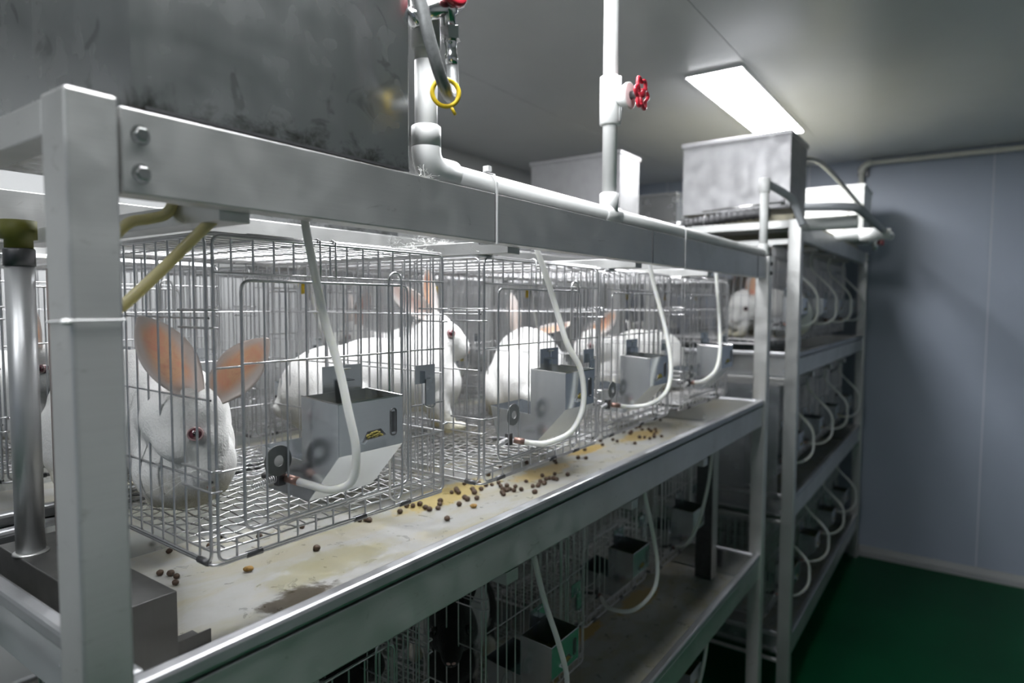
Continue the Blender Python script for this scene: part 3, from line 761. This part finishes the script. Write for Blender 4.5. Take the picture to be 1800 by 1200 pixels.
# braided hose hanging from the tap beside the tank
HP = Vector((.663,.565,1.872))
t = thing('braided_hose', 'grey braided metal hose looping down beside the large tank', 'hose', HP)
b = MB(); b.tube([Vector(p)-HP for p in bez([(.560,.575,2.06),(.581,.560,1.988),(.589,.553,1.963),(.597,.547,1.924),(.610,.545,1.891),(.629,.550,1.872),(.653,.562,1.867),(.677,.576,1.883),(.686,.584,1.912),(.685,.585,1.928)], 8)], .0078, 14)
b.build('hose', M['corr'], t, True)
b = MB(); b.lathe(Vector((.685,.585,1.922))-HP, (-.07,0,1), [(0,.0082),(.012,.0088),(.014,.0076),(.026,.0076),(.027,.0088),(.031,.0088)], 16); b.build('crimp_collar', M['chrome'], t, True)
b = MB(); b.lathe(Vector((.683,.585,1.953))-HP, (-.07,0,1), [(0,.0140),(.016,.0140),(.0175,.011)], 6); b.build('hex_nut', M['chrome'], t)
t2 = thing('ball_valve', 'chrome ball valve with red cap above the braided hose', 'valve', (.681,.585,1.971))
b = MB(); b.lathe((0,0,0), (-.07,0,1), [(0,.0085),(.014,.0085),(.016,.012),(.034,.012)], 16); b.cyl((.012,-.006,.036), (-.042,.018,.004), .0125, 18); b.cyl((-.036,.015,.000), (-.05,.030,.075), .009, 14)
b.lathe((-.044,.019,.002), (-.8,.35,-.5), [(0,.0135),(.010,.0135),(.012,.010)], 6)
b.build('valve_body', M['chrome'], t2, True)
b = MB(); b.lathe((-.010,-.012,.030), (-.25,-.85,.25), [(0,.014),(.006,.0175),(.011,.0175),(.013,.0150),(.0115,.008)], 24); b.build('red_cap', M['red'], t2, True)
b = MB(); rc = Vector((.636,.5535,1.866)); N = 40
fx = Vector((.72,-.69,0)).normalized()
ring = [rc+fx*(.0168*math.cos(2*PI*k/N))+Vector((0,0,.0168*math.sin(2*PI*k/N))) for k in range(N)]
b.tube(ring, .0030, 8, True); b.cyl(rc+fx*.006+Vector((0,0,-.0155)), rc+fx*.0125+Vector((0,0,-.0265)), .0021, 8)
tag(b.build('hanging_ring', M['yellow'], smooth=True), 'yellow plastic ring hanging in the bend of the braided hose', 'ring')

# pipes at the farther rack and along the end wall
t = thing('wall_pipe', 'cream water pipe running along the top of the end wall', 'pipe', (4.62,.585,2.475))
def wp(p): return Vector(p)-Vector((4.62,.585,2.475))
MB().cyl(wp((4.625,.56,2.482)), wp((4.625,-2.39,2.462)), .016, 16).build('main_pipe', M['pvc_old'], t, True)
MB().cyl(wp((4.625,.592,2.45)), wp((4.625,.592,2.06)), .016, 16).build('riser', M['pvc_old'], t, True)
b = MB(); b.tube([wp((4.625,.592-.055*(1-math.cos(a*PI/16)), 2.427+.055*math.sin(a*PI/16))) for a in range(9)], .021, 16); b.build('elbow', M['pvc_old'], t, True)
MB().box(*[c for p in ((0.02,.045),(-.03,.03),(-.07,-.012)) for c in p]).build('pipe_clip', M['darksteel'], t)
t = thing('drain_pipework', 'pale pipe loop jutting out in front of the farther rack top', 'pipe', (2.75,.4,1.95))
def dp(p): return Vector(p)-Vector((2.75,.4,1.95))
b = MB(); b.tube([dp(p) for p in [(2.70,.535,1.975),(2.74,.42,1.972),(2.765,.372,1.968),(2.80,.362,1.965),(3.3,.362,1.963),(3.86,.362,1.96),(3.90,.362,1.96)]], .016, 14); b.build('side_rail', M['pvc_grey'], t, True)
MB().cyl(dp((2.86,.375,1.925)), dp((2.86,.95,1.925)), .026, 18).build('cross_pipe', M['pvc'], t, True)
MB().cyl(dp((3.62,.33,1.943)), dp((3.62,.95,1.943)), .027, 18).build('cross_pipe', M['pvc'], t, True)
MB().cyl(dp((3.62,.385,1.943)), dp((3.62,.46,1.943)), .033, 18).build('coupling', M['pvc'], t, True)
b = MB(); b.lathe(dp((3.90,.362,1.96)), (1,0,0), [(0,.018),(.03,.022),(.05,.020)], 16); b.build('end_cap', M['pvc'], t, True)
t = thing('tank_hose', 'grey hose arching from the farther tank down to the red valve', 'hose', (3.0,.6,2.2))
b = MB(); q = Vector((3.0,.6,2.2)); b.tube([Vector(p)-q for p in bez([(2.995,.70,2.215),(3.03,.60,2.225),(3.25,.575,2.235),(3.7,.55,2.20),(4.15,.515,2.13),(4.38,.495,2.04),(4.42,.49,1.985)], 8)], .011, 12); b.build('hose', M['corr'], t, True)
b = MB(); b.cyl(Vector((2.985,.715,2.213))-q, Vector((3.01,.66,2.219))-q, .014, 12); b.build('end_fitting', M['chrome'], t, True)
t = thing('tank_hose', 'thin white hose arching in front of the bright far tank', 'hose', (3.95,.55,1.98))
b = MB(); q = Vector((3.95,.55,1.98)); b.tube([Vector(p)-q for p in bez([(3.90,.575,1.94),(3.90,.57,2.05),(3.97,.55,2.13),(4.12,.50,2.11),(4.30,.47,2.03)], 8)], .008, 10); b.build('hose', M['pvc_old'], t, True)
t = thing('water_valve', 'small red valve on the pipe at the end wall', 'valve', (4.36,.475,1.97))
b = MB(); b.lathe((0,0,-.05), (0,0,1), [(0,.012),(.03,.018),(.07,.018),(.1,.012)], 14); b.build('valve_body', M['chrome'], t, True)
b = MB(); b.box(-.02, .02, -.045, -.02, -.02, .05); b.build('valve_lever', M['red'], t, bevel=.005)
t = thing('overflow_hose', 'dark ribbed hose lying along the foot of the farther tank', 'hose', (2.64,.7,1.95))
q = Vector((2.64,.7,1.95)); b = MB()
pth = bez([(2.675,.66,1.962),(2.672,.80,1.955),(2.668,.95,1.94),(2.66,1.06,1.925),(2.63,1.14,1.90),(2.60,1.19,1.84)], 26)
b.tube([p-q for p in pth], [.021+.0018*math.sin(i*1.6) for i in range(len(pth))], 14); b.build('hose', M['darksteel'], t, True)
for yy, zz in ((.91, 1.943), (.665, 1.962)):
    b = MB(); b.tube([Vector((2.67,yy,zz))-q+Vector((.0235*math.cos(2*PI*k/16),0,.0235*math.sin(2*PI*k/16))) for k in range(16)], .003, 6, True); b.build('hose_clamp', M['wire'], t, True)
t = thing('tie_rod', 'thin bright steel rod across the front of the farther tank', 'rod', (2.66,.8,1.99))
MB().cyl((0,-.20,.004), (0,.12,-.008), .004, 8).build('rod', M['chrome'], t, True)
MB().lathe((0,-.20,.004), (0,1,0), [(0,.012),(.012,.012),(.014,.008)], 6).build('nut', M['darksteel'], t)

# down pipe and drain boxes at the tray ends
t = thing('down_pipe', 'grey steel drain pipe standing behind the near corner post', 'pipe', (.3425,1.072,1.247))
MB().cyl((0,0,0), (0,0,.405), .0175, 28).build('pipe_tube', M['pipe_steel'], t, True)
MB().lathe((0,0,.402), (0,0,1), [(0,.0187),(.022,.0187),(.024,.0175)], 28).build('collar', M['darksteel'], t, True)
MB().lathe((0,0,.424), (0,0,1), [(0,.0165),(.014,.0165),(.015,.0215),(.040,.0215)], 28).build('rubber_bung', M['olive'], t, True)
b = MB(); b.lathe((0,0,0), (0,0,1), [(0,.022),(.002,.0215),(.004,.018)], 28); b.build('weld_ring', M['steel'], t, True)
MB().cyl((.034,.0,0), (.034,.0,.40), .0032, 10).build('side_tube', M['copper'], t, True)
t = thing('drain_box', 'low steel drain box at the left end of the yellow-stained tray', 'box', (.325,.783,1.162))
MB().box(0, .074, 0, .36, 0, .085).build('box_shell', M['box_dark'], t, bevel=.0015)
b = MB(); b.box(.074, .118, .004, .006, 0, .018); b.box(.074, .118, .004, .05, 0, .002); b.build('flange', M['box_dark'], t)
t = thing('drain_column', 'dark square drain column at the far end of the middle tray', 'column', (2.31,.74,.597))
MB().box(0, .045, 0, .06, 0, .56).build('column_tube', M['darksteel'], t, bevel=.003)
MB().box(-.004, .05, -.004, -.001, 0, .56).build('edge_strip', M['steel'], t)
# two short yellowed hoses near the corner post
def loose_hose(label, pts):
    q = Vector(pts[0]); t = thing('loose_hose', label, 'hose', q)
    b = MB(); b.tube([Vector(p)-q for p in bez(pts, 8)], .0058, 10); b.build('hose', M['hose_y'], t, True)
    e = Vector(pts[-1]); d = (e-Vector(pts[-2])).normalized(); b = MB(); b.cyl(e-q-d*.004, e-q+d*.004, .0046, 10); b.build('hose_end', M['hose_y'], t, True)
loose_hose('yellowed hose slanting from the beam to behind the near corner post', [(.412,.648,1.712),(.405,.655,1.702),(.392,.662,1.693),(.371,.668,1.671),(.345,.680,1.639),(.321,.688,1.612),(.305,.695,1.595),(.292,.70,1.587)])
loose_hose('short bent yellow hose above the first cage, under the beam', [(.372,.715,1.712),(.371,.720,1.703),(.366,.726,1.695),(.352,.732,1.690),(.338,.738,1.686),(.328,.744,1.676),(.318,.75,1.660),(.30,.756,1.64)])

# ================================================================ RABBITS
def look(f, u):
    f = Vector(f).normalized(); u = Vector(u); l = u.cross(f).normalized(); u = f.cross(l)
    return Matrix(((f.x, l.x, u.x), (f.y, l.y, u.y), (f.z, l.z, u.z)))    # local x forward, y left, z up
def ear_mesh(L, W, d, n, inner_mat, outer_mat, parent, base, name='ear'):
    """leaf shaped cupped shell; grows along d from base, hollow side faces n.
    the attribute 'bare' marks the thinly haired pink hollow"""
    d = Vector(d).normalized(); n = Vector(n); n = (n-d*n.dot(d)).normalized(); s = d.cross(n)
    NU, NV = 24, 14; th = .0030
    ins, out, bare = [], [], []
    for i in range(NU+1):
        t = math.sin(PI/2*i/NU)
        w = W*math.sin(PI*(t*.78+.11))**.85*math.sqrt(max(0, 1-t**6))
        w = max(w, .0006)
        for j in range(NV+1):
            q = -1+2*j/NV; cup = (.85*(1-t)**1.6+.20)
            p = Vector(base)+d*(L*t)+s*(w*.5*q)+n*(cup*w*.5*(q*q)-.007*math.sin(PI*t))
            ins.append(p+n*th*.5*(1-abs(q)**3)); out.append(p-n*th*.5*(1-abs(q)**3)-n*.0003)
            e_ = max(0, min(1, (.74-abs(q+.10*math.sin(5*t)))/.34))
            bare.append(e_*max(0, min(1, (t-.10)/.16))*max(0, min(1, (.93-t)/.12)))
    b = MB(); m = NV+1
    fi = [(i*m+j, i*m+j+1, (i+1)*m+j+1, (i+1)*m+j) for i in range(NU) for j in range(NV)]
    o = len(ins)
    b.add(ins+out, [])
    for q in fi: b.f.append(q[::-1]); b.mi.append(0)
    for q in fi: b.f.append(tuple(x+o for x in q)); b.mi.append(1)
    for i in range(NU):
        for j in (0, NV):
            a, c = i*m+j, (i+1)*m+j
            b.f.append((a, c, c+o, a+o) if j else (c, a, a+o, c+o)); b.mi.append(1)
    for j in range(NV):
        a, c = NU*m+j, NU*m+j+1; b.f.append((a, c, c+o, a+o)); b.mi.append(1)
    e = b.build(name, [inner_mat, outer_mat], parent, True)
    at = e.data.attributes.new('bare', 'FLOAT', 'POINT')
    at.data.foreach_set('value', bare+[0.0]*len(out))
    return e
def rabbit(label, loc, rotz, sc=1.0, head=((.185,0,.175), (1,0,-.35), (.3,0,1)), ears=None, vox=.006, dutch=False, inner='ear_in', group=None, eye='eye', upright=0.0, whisk=False, crouch=False, ear_len=.115, ear_w=.050, hs=1.0):
    t = thing('rabbit', label, 'rabbit', loc, rotz, group)
    t.scale = (sc, sc, sc)
    b = MB(); hc = Vector(head[0]); R = look(head[1], head[2])
    def E(c, r, Rm=None): b.ell(c, r, Rm, 18, 12)
    up_ = upright
    E((-.115,0,.098), (.112,.092,.098)); E((-.03,0,.108+.01*up_), (.12,.086,.092)); E((.06,0,.100+.03*up_), (.09,.072,.086)); E((.105,0,.075+.03*up_), (.06,.058,.068))
    if crouch: E((.130,-.018,.058), (.070,.062,.058))
    # neck bridging chest and head
    ch = Vector((.085,0,.118+.04*up_))
    for k in range(6):
        q = k/5; E(ch.lerp(hc-R @ Vector((.015,0,.006)), q), (.060-.016*q,)*2+(.062-.018*q,))
    h = hs
    def HE(c, r): E(hc+R @ (Vector(c)*h), tuple(x*h for x in r), R)
    HE((-.010,0,.004), (.048,.037,.041)); HE((.018,0,.000), (.048,.032,.036)); HE((.045,0,-.006), (.036,.024,.029)); HE((.062,0,-.011), (.022,.020,.022))
    HE((.010,.024,-.016), (.034,.018,.026)); HE((.010,-.024,-.016), (.034,.018,.026)); HE((.060,0,-.026), (.016,.013,.013))
    HE((.066,.008,-.016), (.013,.011,.012)); HE((.066,-.008,-.016), (.013,.011,.012))
    for s in (-1, 1):
        E((-.105,.066*s,.068), (.080,.040,.066)); E((-.055,.082*s,.017), (.072,.020,.017)); E((-.005,.082*s,.013), (.026,.018,.012))
        for k in range(5):
            q = k/4; E(Vector((.095,.040*s,.085)).lerp(Vector((.122 if not crouch else .10,.038*s,.016)), q), (.026-.008*q,.022-.006*q,.030-.012*q))
        E((.142 if not crouch else .100,.038*s,.0125), (.028,.0155,.0125))
    E((-.208,0,.070), (.028,.024,.026))
    me = bpy.data.meshes.new('raw'); me.from_pydata(b.v, [], b.f)
    o = bpy.data.objects.new('raw', me); COL.objects.link(o)
    q = o.modifiers.new('r', 'REMESH'); q.mode = 'VOXEL'; q.voxel_size = vox; q.use_smooth_shade = True
    q = o.modifiers.new('s', 'SMOOTH'); q.factor = 0.6; q.iterations = int(.036/vox)
    dg = bpy.context.evaluated_depsgraph_get()
    bm_ = bpy.data.meshes.new_from_object(o.evaluated_get(dg)); bpy.data.objects.remove(o)
    bm_.name = 'body'; bm_.materials.clear(); bm_.materials.append(M['fur_dutch' if dutch else 'fur'])
    bm_.polygons.foreach_set('use_smooth', [True]*len(bm_.polygons))
    body = bpy.data.objects.new('body', bm_); COL.objects.link(body); body.parent = t
    # ears
    outer = M['ear_black'] if dutch else M['ear_out']
    for i, s in enumerate((-1, 1)):
        dd, nn = ears[i] if ears else ((-.5, .28*s, .9), (.6, .75*s, .1))
        if not ears: dd, nn = R @ Vector(dd), R @ Vector(nn)
        ear_mesh(ear_len*h, ear_w*h, dd, nn, M['ear_black'] if dutch else M[inner if isinstance(inner, str) else inner[i]], outer, t, hc+R @ (Vector((-.026, .021*s, .026))*h))
    # eyes
    for s in (-1, 1):
        c = hc+R @ (Vector((.023, .0325*s, .010))*h)
        nrm = R @ Vector((.25, s, .12))
        x_ = MB(); x_.ell(c, (.0088*h,)*3, None, 20, 14); e = x_.build('eye', M['darkeye'] if dutch or eye == 'darkeye' else M['eye'], t, True)
        u_, w_ = x_.frame(nrm); nn = nrm.normalized()
        x_ = MB(); x_.tube([c+nn*.0046*h+u_*(.0082*h*math.cos(2*PI*k/20))+w_*(.0072*h*math.sin(2*PI*k/20)) for k in range(20)], .0014*h, 6, True); x_.build('eyelid', M['ear_black'] if dutch else M['lid'], e, True)
        x_ = MB(); x_.ell(c+nn*.0062*h, (.0034*h,)*3, None, 12, 8); x_.build('pupil', M['pupil'], e, True)
    x_ = MB()
    for s in (-1, 1): x_.ell(hc+R @ (Vector((.0800, .0042*s, -.011))*h), (.0030*h, .0046*h, .0036*h), R, 12, 8)
    x_.ell(hc+R @ (Vector((.0785, 0, -.017))*h), (.0032*h, .0018*h, .0052*h), R, 10, 8)
    x_.build('nose', M['nosepink'], t, True)
    if whisk:
        x_ = MB()
        for s in (-1, 1):
            for k in range(7):
                a0 = hc+R @ (Vector((.064-.003*(k % 3), .015*s, -.010-.004*(k//3)))*h)
                dr = R @ Vector((.15-.12*(k % 4), s*.9, .25-.13*k)); pts = []
                for i in range(7):
                    q = i/6; pts.append(a0+dr*(.07*q)+Vector((0,0,-.012*q*q)))
                x_.tube(pts, [.00028*(1-.7*i/6) for i in range(7)], 4)
        tag(x_.build('whiskers', M['whisker'], t, True), kind='stuff')
    return t
def wdir(rotz, *vs):
    """world directions -> rabbit local"""
    Rm = Matrix.Rotation(-rotz, 3, 'Z'); return [Rm @ Vector(v) for v in vs]
FZ = 1.287+.0135
# 1: nearest rabbit, head down in the front corner
rz = math.radians(-92); s = 1.12; org = Vector((.515, 1.075, FZ))
hw = Matrix.Rotation(-rz, 3, 'Z') @ (Vector((.466,.868,1.432))-org)/s
f_, u_ = wdir(rz, (.12,-.56,-.82), (.6,-.40,.6))
e = wdir(rz, (-.052,.030,.100), (-.40,-.90,.12), (.080,-.020,.078), (-.30,-.94,.1))
rabbit('large white rabbit nosing down in the front corner of the nearest cage', org, rz, s, (hw, f_, u_), ((e[0], e[1]), (e[2], e[3])), .004, whisk=True, crouch=True, hs=.98, ear_len=.112, ear_w=.058)
# 2: alert rabbit in the second cage
rz = math.radians(-32); s = 1.06; org = Vector((1.045, 1.085, FZ))
hw = Matrix.Rotation(-rz, 3, 'Z') @ (Vector((1.150,1.03,1.530))-org)/s
f_, u_ = wdir(rz, (.72,-.62,-.42), (.3,-.2,1))
e = wdir(rz, (-.74,.54,.68), (-.45,-.80,-.25), (.03,.06,1), (.1,-.95,.1))
rabbit('white rabbit sitting alert with raised orange-lit ears in the second cage', org, rz, s, (hw, f_, u_), ((e[0], e[1]), (e[2], e[3])), .005, upright=1.0, hs=1.02, inner=('ear_pale', 'ear_in'))
# 3: seen from behind
rz = math.radians(36); s = 1.14; org = Vector((1.505, 1.01, FZ))
e = wdir(rz, (.62,-.70,.30), (-.5,-.3,.8), (-.12,.10,1), (.6,.7,0))
rabbit('white rabbit turned away with round back in the third cage', org, rz, s, ((.180,0,.145), (1,.0,-.4), (.3,0,1)), ((e[0], e[1]), (e[2], e[3])), .0055, upright=.6, ear_w=.040)
# 4
rz = math.radians(160); s = 1.06; org = Vector((2.10, .97, FZ))
e = wdir(rz, (.80,-.40,.38), (-.5,-.5,.7), (.75,-.2,.65), (-.6,-.8,.2))
rabbit('white rabbit crouching with pink ears laid back in the fourth cage', org, rz, s, ((.185,0,.155), (1,0,-.45), (.3,0,1)), ((e[0], e[1]), (e[2], e[3])), .006, inner='ear_in')
FZ2 = FZ+D2
# farther rack
rz = math.radians(140); s = 1.06; org = Vector((2.985, .755, FZ2))
hw = Matrix.Rotation(-rz, 3, 'Z') @ (Vector((2.885,.790,1.580))-org)/s
f_, u_ = wdir(rz, (-.62,.62,-.45), (0,.2,1)); e = wdir(rz, (.1,-.1,1), (-.7,-.7,0), (.15,.0,1), (-.9,-.4,0))
rabbit('white rabbit with dark eye facing left in the farther rack, by the steel post', org, rz, s, (hw, f_, u_), ((e[0], e[1]), (e[2], e[3])), .006, upright=.5, eye='darkeye')
rabbit('white rabbit with pink ears behind the one facing left in the farther rack', (3.40, .83, FZ2), math.radians(75), 1.06, vox=.007)
# back row
rabbit('white rabbit in the back row half hidden behind the grey drain pipe', (.500, 1.60, FZ), math.radians(-88), 1.0, vox=.007)
rabbit('white rabbit with one orange ear in the back row behind the farther rack', (3.28, 1.56, FZ), math.radians(-70), 1.1, vox=.007)
rabbit('white rabbit resting in the back row behind the third near cage', (1.62, 1.62, FZ), math.radians(170), 1.08, vox=.007, inner='ear_pale')
# middle tier: black and white rabbits
FZL = FZ-TS
rabbit('black and white rabbit with pale muzzle in the second middle cage', (1.17, 1.0, FZL), math.radians(-140), 1.08, vox=.006, dutch=True)
rabbit('black and white rabbit crouched in the first middle cage', (.62, 1.02, FZL), math.radians(-20), 1.05, vox=.006, dutch=True)
rabbit('pale rabbit crouched in the middle tier of the farther rack', (2.98, .86, FZ2-TS), math.radians(120), 1.0, vox=.007)

# ================================================================ DROPPINGS
PEL = [(0.565,1.133),(0.509,1.052),(0.518,1.036),(0.518,1.018),(0.505,0.996),(0.723,0.933),(0.98,0.851),(0.881,0.981),(0.882,0.972),(0.873,0.99),(0.957,0.961),(0.993,0.977),(1.003,0.968),(1.018,0.962),(1.008,0.936),(1.004,0.921),(1.021,0.912),(1.043,0.927),(1.062,0.942),(1.127,0.965),(1.143,0.963),(1.134,0.950),(1.154,0.974),(1.201,0.988),(1.166,0.930),(1.176,0.942),(1.156,0.920),(1.187,0.925),(1.113,0.914),(1.106,0.901),(1.126,0.89),(1.068,0.893),(1.226,0.962),(1.22,0.936),(1.233,0.928),(1.258,0.926),(1.237,0.905),(1.194,0.869),(1.218,0.885),(1.246,0.893),(1.215,0.871),(1.184,0.858),(1.228,0.872),(1.224,0.857),(1.254,0.874),(1.241,0.848),(1.306,0.878),(1.28,0.841),(1.242,0.811),(1.288,0.832),(1.322,0.847),(1.373,0.874),(1.315,0.831),(1.352,0.849),(1.363,0.846),(1.366,0.836),(1.365,0.826),(1.299,0.837),(1.406,0.857),(1.421,0.827),(1.597,0.896),(1.604,0.875),(1.529,0.933),(1.515,0.919),(1.839,0.951),(1.79,0.919),(1.696,0.929),(1.878,0.927),(1.863,0.904),(1.873,0.848),(2.017,0.956),(2.034,0.935),(2.028,0.960),(2.136,0.949),(2.093,0.921),(2.106,0.903),(2.082,0.884),(2.111,0.952),(2.12,0.884),(2.083,0.866),(1.963,0.873),(1.972,0.859),(1.965,0.838),(1.999,0.837),(2.022,0.821),(2.307,0.944),(2.004,0.925),(2.043,0.855),(2.168,1.035),
       (.62,1.10),(.70,1.07),(.66,1.13),(.78,1.05),(1.30,.99),(1.38,1.01),(1.46,.98)]
def pellet_mesh(seed, mat):
    b = MB(); b.ell((0,0,0), (.0056,.0052,.0048), None, 14, 9); rr = random.Random(seed)
    off = Vector((rr.random()*9, rr.random()*9, rr.random()*9))
    b.v = [tuple(Vector(v)*(1+.16*noise.noise(Vector(v)*260+off))) for v in b.v]
    o = b.build('dropping', mat, smooth=True); return o
protos = [pellet_mesh(i, M['pellet']) for i in range(4)]
rr = random.Random(3)
for i, (x, y) in enumerate(PEL):
    o = protos[i] if i < 4 else protos[i % 4].copy()
    if i >= 4: COL.objects.link(o)
    k = .9+.3*rr.random(); o.scale = (k, k, k); o.location = (x, y, 1.1612+.0043*k); o.rotation_euler = (0,0,rr.random()*6)
    tag(o, 'round dark brown rabbit dropping on the stained tray bottom', 'dropping', 'brown droppings on the stained tray')
for x, y, lab in ((.60,.949,'yellow-brown oblong dropping alone on the tray near the first cage corner'), (1.074,.858,'yellow-brown dropping beside the dark droppings in mid tray')):
    o = pellet_mesh(11 if x < 1 else 12, M['pellet2']); o.location = (x, y, 1.1665); o.scale = (1.5,1,.95); o.rotation_euler = (0,0,-.7); tag(o, lab, 'dropping')

# shed fur caught on the cage tops and beam
def tuft(label, x, y, z, r, n, seed):
    q = random.Random(seed); b = MB()
    for k in range(n):
        p = Vector((q.gauss(0,r), q.gauss(0,r*.5), abs(q.gauss(0,r*.25)))); d = Vector((q.gauss(0,1), q.gauss(0,1), q.gauss(0,.7))).normalized(); pts = []
        for i in range(6):
            pts.append(p); d = (d+Vector((q.gauss(0,.6), q.gauss(0,.6), q.gauss(0,.6)))).normalized(); p = p+d*r*.35; p.z = max(p.z, .0)
        b.tube(pts, .00022, 3, cap=False)
    o = b.build('fur_tuft', M['whisker']); o.location = (x, y, z); tag(o, label, 'fur', kind='stuff')
tuft('wisp of shed white fur on the first cage top', .745, .735, 1.6855, .016, 60, 1)
tuft('wisp of shed white fur on the second runner above the gap', .885, .80, 1.7065, .022, 70, 2)
tuft('wisp of shed white fur on the second cage corner', .905, .70, 1.6855, .013, 50, 3)
tuft('wisp of shed white fur at the elbow foot on the beam', .655, .612, 1.7685, .012, 50, 4)
